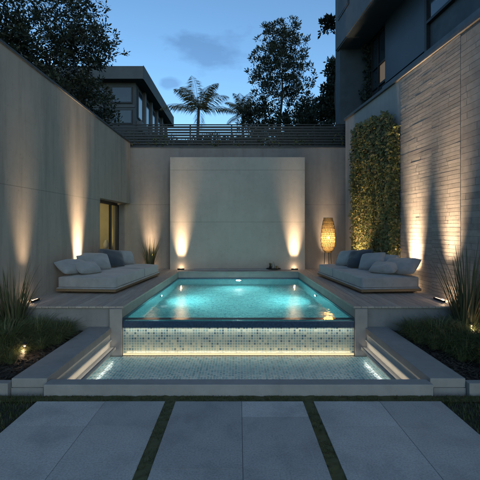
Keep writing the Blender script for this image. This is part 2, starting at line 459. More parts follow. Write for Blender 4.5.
for sgn in (-1,1):
    r=random.Random(40+sgn); m=MB()
    for _ in range(5200):
        x=sgn*r.uniform(3.06,4.95); y=r.uniform(5.45,8.15)
        z=.06+.05*mnoise.noise(Vector((x*2.3,y*2.3,1)))+.03*mnoise.noise(Vector((x*7,y*7,4)))+.05*(y-5.4)/2.8+r.uniform(0,.02)
        a=r.uniform(0,6.28); L=r.uniform(.015,.055); w=r.uniform(.008,.022); t=r.uniform(-.4,.4)
        c,s_=math.cos(a),math.sin(a)
        q=[(-L,-w,-L*t),(L,-w*.7,L*t),(L*.8,w,L*t+.006),(-L*.9,w*.8,-L*t+.004)]
        m.add([(x+u*c-v*s_,y+u*s_+v*c,z+k) for u,v,k in q],[(0,1,2,3)])
    tag(m.build('mulch',M['mulch']),'dark bark mulch scattered over the planting bed','mulch',kind='stuff')

# paving: big slabs in three strips
def slab_strip(x0, x1, xjoints, yjoints, y0=-6, y1=5.08):
    m = MB(); xs = [x0]+list(xjoints)+[x1]; g = .003
    for i in range(len(xs)-1):
        yy = [y0]+[y for y in yjoints]+[y1]
        for j in range(len(yy)-1):
            m.box(xs[i]+g, xs[i+1]-g, yy[j]+g, yy[j+1]-g, -.06, .0 + rnd.uniform(-.001,.001))
    return m
rowsL = [y for y in (-3.2,-1.7,-.2,1.3,2.85,4.44)]
rowsC = [y for y in (-3.4,-2.4,-1.4,-.4,.6,1.62,2.64,3.65,4.66)]
for m in (slab_strip(-2.56,-.93,(-1.69,),rowsL), slab_strip(-.80,.82,(.04,),rowsC), slab_strip(.95,2.57,(1.79,),rowsL)):
    tag(m.build('paving', M['paver']), kind='structure')
pj = MB()
for a_,b_ in ((-2.56,-.93),(-.80,.82),(.95,2.57)): pj.box(a_+.004,b_-.004,-6,5.075,-.09,-.0035)
tag(pj.build('paving_bed', M['mortar']), kind='structure')

def blade(mb, base, ang, h, lean, w, droop=.0, segs=4):
    """one curved grass blade"""
    d = Vector((math.cos(ang), math.sin(ang), 0)); s = Vector((-d.y, d.x, 0))
    vs = []
    for k in range(segs+1):
        t = k/segs
        out = lean*(t**1.6); up = h*(t - droop*t**2.6)
        p = Vector(base) + d*out + Vector((0,0,up))
        ww = w*(1-t)**.7 if k < segs else 0.0005
        vs += [p - s*ww*.5, p + s*ww*.5]
    mb.add(vs, [(2*k,2*k+1,2*k+3,2*k+2) for k in range(segs)])

# moss strips in the open joints, and along the front kerb
def moss_strip(x0,x1,y0,y1,n,hmax,mat,name,label,r):
    m = MB()
    nx = max(2,int((x1-x0)/.03)); ny = max(2,int((y1-y0)/.03))
    vs=[];fs=[]
    for j in range(ny+1):
        for i in range(nx+1):
            x=x0+(x1-x0)*i/nx; y=y0+(y1-y0)*j/ny
            vs.append((x,y,-.010+.012*mnoise.noise(Vector((x*14,y*14,0)))))
    for j in range(ny):
        for i in range(nx):
            a=j*(nx+1)+i; fs.append((a,a+1,a+nx+2,a+nx+1))
    m.add(vs,fs)
    for _ in range(n):
        x=r.uniform(x0,x1); y=r.uniform(y0,y1)
        if mnoise.noise(Vector((x*5,y*5,3)))<-.25: continue
        blade(m,(x,y,-.03),r.uniform(0,6.28),r.uniform(.02,hmax*1.15),r.uniform(.0,.04),r.uniform(.004,.008),.3,2)
    o=m.build(name,mat); tag(o,label,'moss',kind='stuff'); return o
r1=random.Random(3)
moss_strip(-.932,-.798,1.6,5.1,5200,.05,M['moss'],'joint_moss','dark moss in the open joint on the bed of the lantern-less side',r1)
moss_strip(.818,.952,1.6,5.1,5200,.05,M['moss'],'joint_moss','dark moss in the open joint between wide slabs',r1)
moss_strip(-3.4,3.4,5.085,5.265,14000,.05,M['moss'],'joint_moss','dark moss strip along the foot of the basin kerb',r1)
for o in list(COL.objects):
    if o.name.startswith('joint_moss'): o['label'] = 'dark moss filling the open strips between paving slabs and kerb'; o['group']='moss strips in the paving'

for (x0,x1) in ((-4.7,-2.57),(2.58,4.8)):
    m=MB(); r=random.Random(int(x0*10)+99)
    for _ in range(11000):
        x=r.uniform(x0,x1); y=r.uniform(3.3,5.26)
        blade(m,(x,y,-.04),r.uniform(0,6.28),r.uniform(.04,.11),r.uniform(.01,.06),r.uniform(.005,.009),.3,3)
    tag(m.build('grass',M['lawn']),'short dark grass beside the paving','grass',kind='stuff')

# ------------------------------------------------------------------ concrete side wall with the glazed opening
def sheared_prism(mb, poly, xin, thick, fx):
    """poly in (y,z), extruded from the inner face outward; fx(y) gives inner x"""
    n=len(poly); s = -1 if thick>0 else 1
    vs=[(fx(y)+xin, y, z) for y,z in poly]+[(fx(y)+xin-thick, y, z) for y,z in poly]
    fs=[tuple(range(n)), tuple(reversed(range(n,2*n)))]+[(i,n+i,n+(i+1)%n,(i+1)%n) for i in range(n)]
    mb.add(vs,fs)
def ltop(y): return 5.52+.0487*(15.8-y)
def rtop(y): return 6.43-.012*(15.8-y)
lw = thing('courtyard_wall','tall pale concrete wall with a glazed opening behind the sofa','wall')
m=MB(); sheared_prism(m,[(2,-.5),(12.86,-.5),(12.86,3.17),(15.79,3.17),(15.79,ltop(15.79)),(2,ltop(2))],0,.42,wl)
m.build('wall_body',M['wallc'],lw)
m=MB(); sheared_prism(m,[(2,ltop(2)),(15.79,ltop(15.79)),(15.79,ltop(15.79)+.06),(2,ltop(2)+.06)],.03,.50,wl)
m.build('coping',M['cap'],lw,bevel=.008)
# glazed door, set back in the opening
XG=-4.76
dr=MB()
for (y0,y1) in ((12.86,12.94),(14.82,14.90),(15.62,15.79)): dr.box(XG-.05,XG+.04,y0,y1,.6,3.1)
dr.box(XG-.05,XG+.04,12.94,15.62,3.06,3.169); dr.box(XG-.05,XG+.04,12.94,15.62,.6,.68)
dfr=dr.build('sliding_door',M['black'],lw,bevel=.006)
gp=MB(); gp.box(XG-.012,XG,12.94,14.82,.68,3.06); gp.build('pane',M['glass'],dfr)
gp=MB(); gp.box(XG-.030,XG-.018,14.90,15.62,.68,3.06); gp.build('pane',M['glass'],dfr)
# the room behind the glass
rm=MB(); rm.box(-8.6,-8.5,11,16.4,.5,3.4); rm.box(-8.5,-4.9,16.3,16.4,.5,3.4); rm.box(-8.5,-4.95,11,11.1,.5,3.4)
rm.box(-8.5,-4.92,11.1,16.3,.45,.597); rm.box(-8.5,-4.92,11.1,16.3,3.3,3.4)
rm.box(-5.3,-4.93,11.1,12.8,.6,3.3)
tag(rm.build('room',M['room']),kind='structure')
ct=thing('console_table','low dark console table with pale things on it, inside behind the glass door','table',(-5.62,15.95,.6))
m=MB(); m.box(-.5,.5,-.25,.25,.70,.76); m.build('tabletop',M['base_wood'],ct,bevel=.005)
for sx in (-1,1):
    m=MB(); m.box(sx*.45-.03,sx*.45+.03,-.22,.22,0,.70); m.build('leg',M['black'],ct)
m=MB(); m.box(-.41,.41,-.2,.2,.28,.32); m.build('shelf',M['black'],ct)
vz=MB(); vz.lathe([(.05,0),(.10,.08),(.11,.2),(.06,.3),(.05,.36)],(0,0,0),16)
o=vz.build('vase',M['cream'],smooth=True); o.location=(-5.28,15.95,1.361); tag(o,'pale round vase standing on the console table inside','vase')
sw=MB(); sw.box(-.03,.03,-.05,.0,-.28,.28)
o=sw.build('reflection_strip',M['e_slim'],bevel=.01); o.location=(-5.06,16.298,1.87); tag(o,'slim glowing strip behind the glass door, standing in for a reflection','lamp')  # emissive strip added in place of the rear uplight's reflection in the glass
point('room_lamp',(-6.3,14.4,2.6),85,(1,.74,.36),.15)

# ------------------------------------------------------------------ rear wall, feature wall, fence
rw=thing('rear_wall','grey rendered wall closing the court behind the feature wall','wall')
m=MB(); m.box(-4.95,4.35,15.80,16.15,0,5.36); m.build('wall_body',M['rearc'],rw)
m=MB(); m.box(-4.95,4.35,15.78,16.18,5.36,5.41); m.build('coping',M['cap'],rw,bevel=.006)
fw=MB(); fw.box(-2.64,2.56,15.40,15.70,.3,4.93)
tag(fw.build('feature_wall',M['featc'],bevel=.008),'large pale freestanding slab wall at the head of the pool','wall')

fn=thing('slat_fence','dark horizontal slat fence on top of the rear wall','fence',(0,15.98,5.41))
m=MB()
NS=8
for k in range(NS):
    z=.02+k*.108; m.box(-5.3,4.75,-.016,.016,z,z+.080)
m.build('slat_panel',M['dmetal'],fn)
for x in np.linspace(-5.25,4.7,7):
    m=MB(); m.box(x-.025,x+.025,.017,.067,0,.90); m.build('post',M['dmetal'],fn)
m=MB(); m.box(-5.3,4.75,-.03,.05,.90,.93); m.build('top_rail',M['dmetal'],fn)

# ------------------------------------------------------------------ stone side wall
sw_=thing('stone_wall','tall side wall clad in rough grey stone blocks beside the creeper','wall')
m=MB(); sheared_prism(m,[(2,-.5),(15.79,-.5),(15.79,rtop(15.79)),(2,rtop(2))],.02,-.36,wr)
m.build('wall_body',M['plast'],sw_)
m=MB(); sheared_prism(m,[(2,rtop(2)),(15.79,rtop(15.79)),(15.79,rtop(15.79)+.09),(2,rtop(2)+.09)],-.05,-.50,wr)
m.build('coping',M['cap'],sw_,bevel=.008)
def stone_band(y0,y1,dx,seed,hmin,hmax,lmin,lmax):
    r=random.Random(seed); m=MB(); z=-.1
    ztop=min(rtop(y0),rtop(y1))-.004
    while z<ztop:
        h=r.uniform(hmin,hmax); z1=min(z+h,ztop)
        if ztop-z1<.06: z1=ztop
        y=y0; 
        while y<y1:
            L=r.uniform(lmin,lmax); ye=min(y+L,y1)
            if y1-ye<.15: ye=y1
            pr=dx+r.uniform(0,.0016); gp=.0035
            tw=r.uniform(-.0006,.0006)
            pts=[]
            for zz in (z+gp,z1-gp):
                pts+=[(wr(y+gp)-pr-tw,y+gp,zz),(wr(y+gp)+.03,y+gp,zz),(wr(ye-gp)+.03,ye-gp,zz),(wr(ye-gp)-pr+tw,ye-gp,zz)]
            m.hexa(pts); y=ye
        z=z1
    return m
pc=MB(); sheared_prism(pc,[(2,-.4),(11.15,-.4),(11.15,rtop(11.15)-.003),(2,rtop(2)-.003)],.0,-.04,wr); 
pc.build('mortar_bed',M['mortar'],sw_)
stone_band(9.62,11.2,.004,5,.075,.115,.4,1.2).build('stone_cladding',M['stone'],sw_)
stone_band(8.52,9.62,.010,6,.07,.105,.35,.9).build('stone_cladding',M['stone'],sw_)
stone_band(3.0,8.52,.004,8,.11,.16,.5,1.3).build('stone_cladding',M['stone'],sw_)

# ------------------------------------------------------------------ decks
def make_deck(sgn, label):
    d=thing('timber_deck',label,'deck',(0,0,0))
    m=MB(); Y0,Y1=8.16,15.79; z0,z1=.562,.60
    xe=2.50
    pts=[(sgn*xp(Y0)-sgn*.012,Y0),(sgn*xe,Y0),(sgn*xe,Y1),(sgn*xp(Y1)-sgn*.012,Y1)]
    if sgn<0: pts=pts[::-1]
    m.hexa([(x,y,z0) for x,y in pts]+[(x,y,z1) for x,y in pts])
    x=xe; 
    lim = 5.05
    while x<lim:
        x1=x+.138
        # two boards per run with a staggered butt joint
        yj=rnd.uniform(10,14)
        for (a,b) in ((Y0,yj-.002),(yj+.002,Y1)):
            X0,X1=(x+.005,x1) if sgn>0 else (-x1,-x-.005)
            m.box(X0,X1,a,b,z0,z1+rnd.uniform(-.0015,.0015))
        x=x1
    m.build('deck_boards',M['deck'],d,bevel=.004,seg=1)
    m=MB()
    Y0=8.20
    pts=[(sgn*2.62,Y0),(sgn*5.2,Y0),(sgn*5.2,8.42),(sgn*2.62,8.42)]
    if sgn<0: pts=pts[::-1]
    m.hexa([(x,y,-.2) for x,y in pts]+[(x,y,.558) for x,y in pts])
    m.build('plinth',M['plinth'],d)
    return d
make_deck(-1,'raised timber deck under the sofa by the glazed door')
make_deck(1,'raised timber deck under the sofa by the stone wall')

# ------------------------------------------------------------------ pool
pool=thing('swimming_pool','long turquoise lit pool with a mosaic overflow wall','pool')
YB,YW=14.70,8.14
for sgn in (-1,1):
    m=MB()
    p=[(sgn*xp(8.10),8.10),(sgn*2.615,8.10),(sgn*2.615,YB),(sgn*xp(YB),YB)]
    if sgn<0: p=p[::-1]
    m.hexa([(x,y,-1.3) for x,y in p]+[(x,y,.56) for x,y in p])
    m.build('side_wall',M['kerb'],pool,bevel=.004,seg=1)
    # tiled lining and dark waterline band
    m=MB(); e=.012
    p=[(sgn*(xp(8.36)-e),8.36),(sgn*(xp(8.36)+.01),8.36),(sgn*(xp(YB)+.01),YB),(sgn*(xp(YB)-e),YB)]
    if sgn<0: p=p[::-1]
    m.hexa([(x,y,-1.1) for x,y in p]+[(x,y,.262) for x,y in p]); m.build('side_lining',M['pool_side'],pool)
    m=MB(); e=.018
    p=[(sgn*(xp(8.15)-e),8.15),(sgn*(xp(8.15)+.01),8.15),(sgn*(xp(YB)+.01),YB),(sgn*(xp(YB)-e),YB)]
    if sgn<0: p=p[::-1]
    m.hexa([(x,y,.265) for x,y in p]+[(x,y,.375) for x,y in p]); m.build('waterline_tiles',M['navy_tile'],pool)
m=MB(); m.box(-2.5,2.5,8.2,14.9,-1.2,-1.0); m.build('pool_floor',M['pool_floor'],pool)
m=MB(); m.box(-2.3,2.3,14.685,14.699,-1.0,.262); m.build('end_lining',M['pool_back'],pool)
m=MB(); m.box(-2.3,2.3,14.68,14.699,.265,.375); m.build('waterline_tiles',M['navy_tile'],pool)
m=MB(); m.box(-2.352,2.352,8.14,8.34,-.6,.172); m.build('overflow_wall',M['weir'],pool)
m=MB(); m.box(-2.354,2.354,8.115,8.36,.175,.312); m.build('overflow_lip',M['navy_tile'],pool,bevel=.012)
m=MB(); m.box(-2.345,2.345,8.345,8.36,-1.0,.17); m.build('overflow_lining',M['pool_back'],pool)
# water bodies (closed boxes reaching a little into the shell)
def water_box(name,x0f,x0b,y0,y1,z0,z1,mat):
    m=MB(); m.hexa([(-x0f,y0,z0),(x0f,y0,z0),(x0b,y1,z0),(-x0b,y1,z0),(-x0f,y0,z1),(x0f,y0,z1),(x0b,y1,z1),(-x0b,y1,z1)])
    return tag(m.build(name,mat),kind='structure')
water_box('water',2.348,2.22,8.125,14.71,-1.02,.335,M['water']).data.polygons[0].use_smooth=False
# raised bench at the head of the pool
bn=thing('pool_bench','long low concrete bench between pool and feature wall','bench')
m=MB(); m.box(-2.215,2.215,14.70,15.41,-1.1,.565); m.build('bench_body',M['kerb'],bn)
m=MB(); m.box(-2.22,2.22,14.665,15.40,.568,.605); m.build('bench_top',M['kerb'],bn,bevel=.006)
m=MB(); m.box(-1.72,1.55,15.02,15.37,.607,.64); m.build('water_tray',M['plast'],bn,bevel=.008)

# pool lamps
def pool_lamp(loc, direction, label):
    t_=thing('pool_lamp',label,'lamp',loc,'underwater pool lamps')
    q=Vector(direction).to_track_quat('Z','Y'); t_.rotation_mode='QUATERNION'; t_.rotation_quaternion=q
    m=MB(); m.lathe([(.13,0),(.13,.012),(.105,.02),(.10,.006)],(0,0,0),24); m.build('rim',M['dmetal'],t_,smooth=False)
    m=MB(); m.lathe([(.098,.004),(.098,.012),(.05,.018)],(0,0,0),24); m.build('lens',M['e_pool'],t_)
    L=Vector(loc)+Vector(direction).normalized()*.07
    spot('pool_light',L,L+Vector(direction)+Vector((0,0,-.22)),190,150,.9,(.66,1.0,.96),.08)
for sgn,lb in ((-1,'round underwater lamp on the sofa and glass door side of the pool'),(1,'round underwater lamp on the lantern side of the pool')):
    pool_lamp((sgn*(xp(11.7)-.02),11.7,-.30),(-sgn,0,0),lb)
pool_lamp((0,14.68,-.02),(0,-1,0),'round underwater lamp at the head of the pool below the bench')

# ------------------------------------------------------------------ lower basin
bs=thing('lower_basin','shallow mosaic catch basin below the overflow wall','basin')
m=MB(); m.box(-2.6,2.6,5.30,8.14,-.60,-.46); m.build('basin_floor',M['basin'],bs)
water_box('basin_water',2.585,2.585,5.46,8.145,-.47,-.385,M['water2'])
m=MB(); m.box(-2.572,2.572,5.27,5.47,-.6,.135); m.build('front_kerb',M['kerb'],bs,bevel=.01)
for sgn,lb in ((-1,'low concrete wall beside the basin, bed of grasses at the glass door side'),(1,'low concrete wall beside the basin, bed of grasses at the stone wall side')):
    cw=thing('low_wall',lb,'wall',(0,0,0),'low walls flanking the basin')
    def bx(x0,x1,y0,y1,z0,z1):
        m=MB(); m.box(*(sorted((sgn*x0,sgn*x1))),y0,y1,z0,z1); return m
    bx(2.60,3.03,5.38,8.195,-.6,.055).build('wall_body',M['cream'],cw)
    bx(2.575,3.05,5.372,8.193,.058,.18).build('coping',M['kerb'],cw,bevel=.008)
    bx(2.565,2.599,5.372,8.095,-.085,-.06).build('ledge',M['cream'],cw,bevel=.004)
    bx(2.48,2.599,5.372,8.095,-.26,-.21).build('ledge',M['cream'],cw,bevel=.005)
    bx(2.585,2.599,5.40,8.09,-.295,-.275).build('led_strip',M['e_led'],cw)
    bx(2.62,3.05,5.366,5.379,-.3,.055).build('end_pier',M['plinth'],cw)
    bx(3.06,7.0,5.30,5.43,-.3,.14).build('bed_kerb',M['kerb'],cw,bevel=.008)
    area('ledge_light',(sgn*2.53,6.75,-.27),(sgn*2.40,6.75,-.6),2.6,.03,1.6,(.97,.98,.90),170,'Y')
    bx(2.485,2.50,5.40,8.09,-.209,-.196).build('led_strip',M['kerb'],cw)
    area('coping_light',(sgn*2.505,6.75,-.200),(sgn*2.62,6.75,-.06),2.6,.015,1.5,(1,.86,.66),180,'Y')
m=MB(); m.box(-2.34,2.34,8.11,8.136,-.375,-.350); m.build('led_strip',M['e_led'],pool)
area('lip_light',(0,8.085,.165),(0,8.16,-.25),4.6,.03,5,(1,.92,.76),170,'Y')
area('base_light',(0,8.02,-.355),(0,8.16,-.20),4.6,.03,8,(1,.72,.42),170,'Y')

# ------------------------------------------------------------------ sofas and cushions
def rounded_box(x0,x1,y0,y1,z0,z1,puff=.02,nx=10,ny=14):
    """upholstered block: a slightly crowned top"""
    m=MB(); vs=[];fs=[]
    def q(i,j): return j*(nx+1)+i
    for j in range(ny+1):
        for i in range(nx+1):
            u=i/nx*2-1; v=j/ny*2-1
            z=z1+puff*(1-u**4)*(1-v**4)-puff+.016*mnoise.noise(Vector((x0+i*.31,y0+j*.27,2)))+.006*mnoise.noise(Vector((x0+i*.9,y0+j*.8,5)))
            vs.append((x0+(x1-x0)*i/nx,y0+(y1-y0)*j/ny,z))
    nb=len(vs)
    for j in range(ny):
        for i in range(nx): fs.append((q(i,j),q(i+1,j),q(i+1,j+1),q(i,j+1)))
    ring=[q(i,0) for i in range(nx+1)]+[q(nx,j) for j in range(1,ny+1)]+[q(i,ny) for i in range(nx-1,-1,-1)]+[q(0,j) for j in range(ny-1,0,-1)]
    for k in ring: vs.append((vs[k][0],vs[k][1],z0))
    n=len(ring)
    for k in range(n): fs.append((ring[k],nb+k,nb+(k+1)%n,ring[(k+1)%n]))
    fs.append(tuple(nb+k for k in range(n)))
    m.add(vs,fs); return m
def make_sofa(sgn,label):
    # local: x=0 pool side edge growing towards the wall, y=0 front
    s=thing('daybed_sofa',label,'sofa',(sgn*2.99,9.70,.60),'low daybed sofas on the decks',rz=sgn*R(5.2) )
    Wd,L,sp=1.46,3.62,2.2
    def X(a,b): return tuple(sorted((sgn*a,sgn*b)))
    m=MB(); m.box(*X(-.03,Wd+.03),-.05,L+.02,.05,.115); m.build('base',M['base_wood'],s,bevel=.006)
    for (a,b) in ((.12,.22),(Wd-.22,Wd-.12)):
        for (c,d) in ((.15,.3),(sp-.1,sp+.1),(L-.3,L-.15)):
            m=MB(); m.box(*X(a,b),c,d,0,.05); m.build('foot',M['black'],s)
    for (c,d) in ((0,sp-.006),(sp+.006,L)):
        o=rounded_box(*X(0,Wd),c,d,.117,.425,.03).build('seat_block',M['fab'],s,smooth=False,bevel=.035,seg=4)
        o.data.polygons.foreach_set('use_smooth',[True]*len(o.data.polygons))
        m=MB(); x0,x1=X(-.004,Wd+.004)
        pts=[(x0,c-.002,.15),(x1,c-.002,.15),(x1,d+.002,.15),(x0,d+.002,.15),(x0,c-.002,.15)]
        m.tube(pts,.006,6); m.build('piping',M['seam'],o)
    return s
make_sofa(-1,'low grey daybed sofa with timber base by the glazed door')
make_sofa(1,'low grey daybed sofa with timber base by the stone wall')

def pillow_mesh(w,h,th,seed):
    n=22; vs=[];fs=[]; r=random.Random(seed); off=r.uniform(0,50)
    for side in (1,-1):
        for j in range(n+1):
            for i in range(n+1):
                u=i/n*2-1; v=j/n*2-1
                pin=1-.07*(1-u*u)*(1 if True else 0)
                cr=1-.085*(u*u*v*v)**1.5; x=u*w/2*(1-.025*(1-v*v))*cr; z=v*h/2*(1-.025*(1-u*u))*cr
                t=max(0,(1-abs(u)**2.6))**.55*max(0,(1-abs(v)**2.6))**.55
                y=side*th/2*t
                y+=side*.022*t*mnoise.noise(Vector((u*1.8+off,v*1.8,side)))+side*.007*t*math.sin(7*math.atan2(v,u)+off)*min(1,u*u+v*v)
                y+=.018*mnoise.noise(Vector((u*1.1+off,v*1.1,9)))
                vs.append((x,y,z))
    N=(n+1)*(n+1)
    for s_ in range(2):
        for j in range(n):
            for i in range(n):
                a=s_*N+j*(n+1)+i; q=(a,a+1,a+n+2,a+n+1)
                fs.append(q if s_==0 else q[::-1])
    m=MB(); m.add(vs,fs); return m
def cushion(label,mat,center,w,h,th,yaw,tilt,roll=0,seed=0,group=None):
    """cushion faces local -Y; tilt leans its top backwards; yaw turns it about Z"""
    o=pillow_mesh(w,h*.92,th*1.35,seed).build('cushion',mat,smooth=True)
    me=o.data
    import bmesh
    bm=bmesh.new(); bm.from_mesh(me); bmesh.ops.remove_doubles(bm,verts=bm.verts,dist=.0012); bmesh.ops.recalc_face_normals(bm,faces=bm.faces); bm.to_mesh(me); bm.free()
    me.polygons.foreach_set('use_smooth',[True]*len(me.polygons))
    mt=Matrix.Rotation(R(yaw),4,'Z')@Matrix.Rotation(R(-tilt-5),4,'X')@Matrix.Rotation(R(roll),4,'Y')
    o.matrix_world=Matrix.Translation(center)@mt
    # rest the lowest point on the seat
    zmin=min((o.matrix_world@v.co).z for v in me.vertices)
    o.location.z+=1.018-zmin
    pts=[]; hw=w/2; hh=h*.92/2; N=12
    for (ax,az,bx_,bz) in ((-1,-1,1,-1),(1,-1,1,1),(1,1,-1,1),(-1,1,-1,-1)):
        for k in range(N):
            f=k/N; u=ax+(bx_-ax)*f; v=az+(bz-az)*f
            cr=1-.085*(u*u*v*v)**1.5; pts.append((u*hw*(1-.025*(1-v*v))*cr*1.004,.018*mnoise.noise(Vector((u*1.1+random.Random(seed).uniform(0,50),v*1.1,9))),v*hh*(1-.025*(1-u*u))*cr*1.004))
    pts.append(pts[0]); m=MB(); m.tube(pts,.0075,5,False); p_=m.build('piping',mat,smooth=True); p_.parent=o
    tag(o,label,'cushion',group); return o
GL='cushions on the sofa by the glazed door'; GR='cushions on the sofa by the stone wall'
# yaw 90 faces +X (towards the pool from the concrete wall); -90 faces -X
cushion('big pale cushion slumped at the front corner, sofa by the glazed door',M['fab_cushion'],Vector((-4.22,10.25,1.2)),.92,.56,.20,62,52,0,1,GL)
cushion('small pale cushion lying in front, nearest the pool on the glazed door sofa',M['fab_cushion'],Vector((-3.88,10.30,1.2)),.66,.46,.18,58,50,4,2,GL)
cushion('pale cushion half hidden behind two others on the glazed door sofa',M['fab_cushion'],Vector((-4.22,11.15,1.2)),.62,.55,.18,72,28,0,3,GL)
cushion('upright pale cushion beside the navy one, its front side, glazed door sofa',M['fab_cushion'],Vector((-3.98,11.25,1.2)),.78,.60,.20,50,30,6,4,GL)
cushion('navy cushion on the sofa by the glazed door',M['fab_dark'],Vector((-3.85,12.15,1.2)),.80,.64,.20,52,27,8,5,GL)
cushion('pale cushion farthest back, behind the navy one on the glazed door sofa',M['fab_cushion'],Vector((-3.72,12.85,1.2)),.80,.56,.20,48,30,6,6,GL)
cushion('big pale cushion slumped at the front corner, sofa by the stone wall',M['fab_pale'],Vector((4.12,10.20,1.2)),.98,.60,.22,-58,46,-6,7,GR)
cushion('small pale cushion lying in front, nearest the pool on the stone wall sofa',M['fab_pale'],Vector((3.75,10.30,1.2)),.76,.46,.18,-52,54,-3,8,GR)
cushion('pale cushion half hidden behind two others on the stone wall sofa',M['fab_cushion'],Vector((4.05,10.95,1.2)),.66,.58,.18,-65,30,0,9,GR)
cushion('upright pale cushion beside the navy one, its front side, stone wall sofa',M['fab_cushion'],Vector((3.72,11.15,1.2)),.74,.62,.20,-50,32,-8,10,GR)
cushion('navy cushion on the sofa by the stone wall',M['fab_dark'],Vector((3.62,11.95,1.2)),.76,.66,.20,-50,30,-8,11,GR)
cushion('pale cushion farthest back, behind the navy one on the stone wall sofa',M['fab_cushion'],Vector((3.42,12.55,1.2)),.72,.62,.20,-48,34,-6,12,GR)

# ------------------------------------------------------------------ lantern
LX,LY=3.26,14.55
ln=thing('floor_lantern','tall glowing woven rattan lantern on thin legs behind the sofa','lamp',(LX,LY,.60))
prof=[(.10,.70),(.185,.80),(.245,.95),(.265,1.12),(.262,1.30),(.245,1.50),(.215,1.70),(.175,1.88),(.150,1.96)]
def rad_at(z):
    for (r0,z0),(r1,z1) in zip(prof,prof[1:]):
        if z0<=z<=z1: return r0+(r1-r0)*(z-z0)/(z1-z0)
    return prof[-1][0]
m=MB()
for k in range(26):
    for tw in (1.1,-1.1):
        pts=[]
        for i in range(11):
            z=.70+1.26*i/10; a=2*math.pi*k/26+tw*(i/10); r_=rad_at(z)
            pts.append((r_*math.cos(a),r_*math.sin(a),z))
        m.tube(pts,.0068,4,False)
for i in range(20):
    z=.70+1.26*i/19; r_=rad_at(z)+.004
    pts=[(r_*math.cos(2*math.pi*k/24),r_*math.sin(2*math.pi*k/24),z) for k in range(25)]
    m.tube(pts,.006 if 0<i<19 else .014,4,False)
m.build('lamp_shade',M['rattan'],ln,smooth=True)
m=MB(); nn=32; zz=[.72+1.22*i/16 for i in range(17)]
m.add([((rad_at(z)-.014)*math.cos(2*math.pi*k/nn),(rad_at(z)-.014)*math.sin(2*math.pi*k/nn),z) for z in zz for k in range(nn)],
      [(i*nn+k,i*nn+(k+1)%nn,(i+1)*nn+(k+1)%nn,(i+1)*nn+k) for i in range(16) for k in range(nn)])
m.build('liner',M['liner'],ln,smooth=True)
for k in range(3):
    a=2*math.pi*k/3+.5; m=MB(); m.tube([(.12*math.cos(a),.12*math.sin(a),.72),(.16*math.cos(a),.16*math.sin(a),.0)],.012,6); m.build('leg',M['black'],ln)
m=MB(); m.lathe([(.01,1.20),(.035,1.215),(.05,1.25),(.035,1.285),(.01,1.30)],(0,0,0),16); m.build('bulb',M['e_bulb'],ln,smooth=True)
point('lantern_light',(LX,LY,1.82),24,(1,.68,.32),.16)

# tray and small things on the bench
tr=MB(); tr.lathe([(.24,0),(.27,.005),(.28,.03),(.265,.03),(.25,.012)],(0,0,0),28)
o=tr.build('tray',M['black']); o.location=(1.33,15.18,.641); tag(o,'dark round tray on the bench under the feature wall','tray')
bt=MB(); bt.lathe([(.045,0),(.05,.02),(.05,.15),(.02,.19),(.018,.25),(.022,.26)],(0,0,0),16)
o=bt.build('bottle',M['glass'],smooth=True); o.location=(1.33,15.2,.657); tag(o,'small clear bottle standing in the middle of the dark tray','bottle')
pv=thing('potted_plant','small dark plant in a cup on the dark tray','plant',(1.21,15.16,.657))
m=MB(); m.lathe([(.04,0),(.055,.09),(.05,.09),(.04,.06)],(0,0,0),14); m.build('pot',M['black'],pv)
m=MB(); r=random.Random(4)
for _ in range(46): blade(m,(r.uniform(-.03,.03),r.uniform(-.03,.03),.08),r.uniform(0,6.28),r.uniform(.08,.24),r.uniform(.02,.12),.018,.3,3)
m.build('leaves',M['grassB'],pv)
cd=MB(); cd.lathe([(.035,0),(.045,.03),(.05,.10),(.046,.10),(.04,.035)],(0,0,0),14)
o=cd.build('cup',M['rattan']); o.location=(1.46,15.17,.657); tag(o,'small golden brown cup on the tray nearest the uplight','cup')

# ------------------------------------------------------------------ uplights
def uplight(loc,label,toward,d,e,ht=2.8,wid=.26,h=.05,flood=None):
    """a slim floor washer d metres from the wall: spill at its foot and two soft linear beams up the wall"""
    T=Vector(toward).normalized(); side=Vector((-T.y,T.x,0))
    t_=thing('uplight',label,'lamp',loc,'uplights along the walls',rz=math.atan2(side.y,side.x))
    w=wid/2
    m=MB(); m.box(-w,w,-.035,.035,0,h-.012); m.box(-w,w,-.035,-.028,h-.0119,h); m.box(-w,w,.028,.035,h-.0119,h)
    m.build('housing',M['black'],t_)
    m=MB(); m.box(-w+.01,w-.01,-.024,.024,h-.0118,h-.008); m.build('lens',M['e_warm'],t_)
    L=Vector(loc)+Vector((0,0,h+.012))
    if flood:
        spot('uplight_flood',L,L+Vector(flood),e,95,1,WARM,.08); return
    def strip(nm,target,p,spread):
        l=bpy.data.lights.new(nm,'AREA'); l.shape='RECTANGLE'; l.size=wid; l.size_y=.04; l.energy=p; l.color=WARM; l.spread=R(spread)
        o=bpy.data.objects.new(nm,l); COL.objects.link(o); o.location=L
        z=-(target-L).normalized(); x=(side-z*side.dot(z)).normalized(); y=z.cross(x)
        o.rotation_euler=Matrix((x,y,z)).transposed().to_euler()
    # the optics: a weak spill at the foot and three narrow soft beams stacked up the wall
    point('uplight_spill',L+Vector((0,0,.02))+T*d*.3,39*1.4*e*(d*d+.02)**1.5/d,WARM,.03)
    strip('uplight_foot',L+T*d+Vector((0,0,.32)),math.pi*.085*e*(.1+d*d)**1.5/d,62)
    strip('uplight_core',L+T*d+Vector((0,0,1.0)),math.pi*.024*e/d,36)
    strip('uplight_throw',L+T*d+Vector((0,0,ht)),math.pi*.075*e*ht**3/d,31)

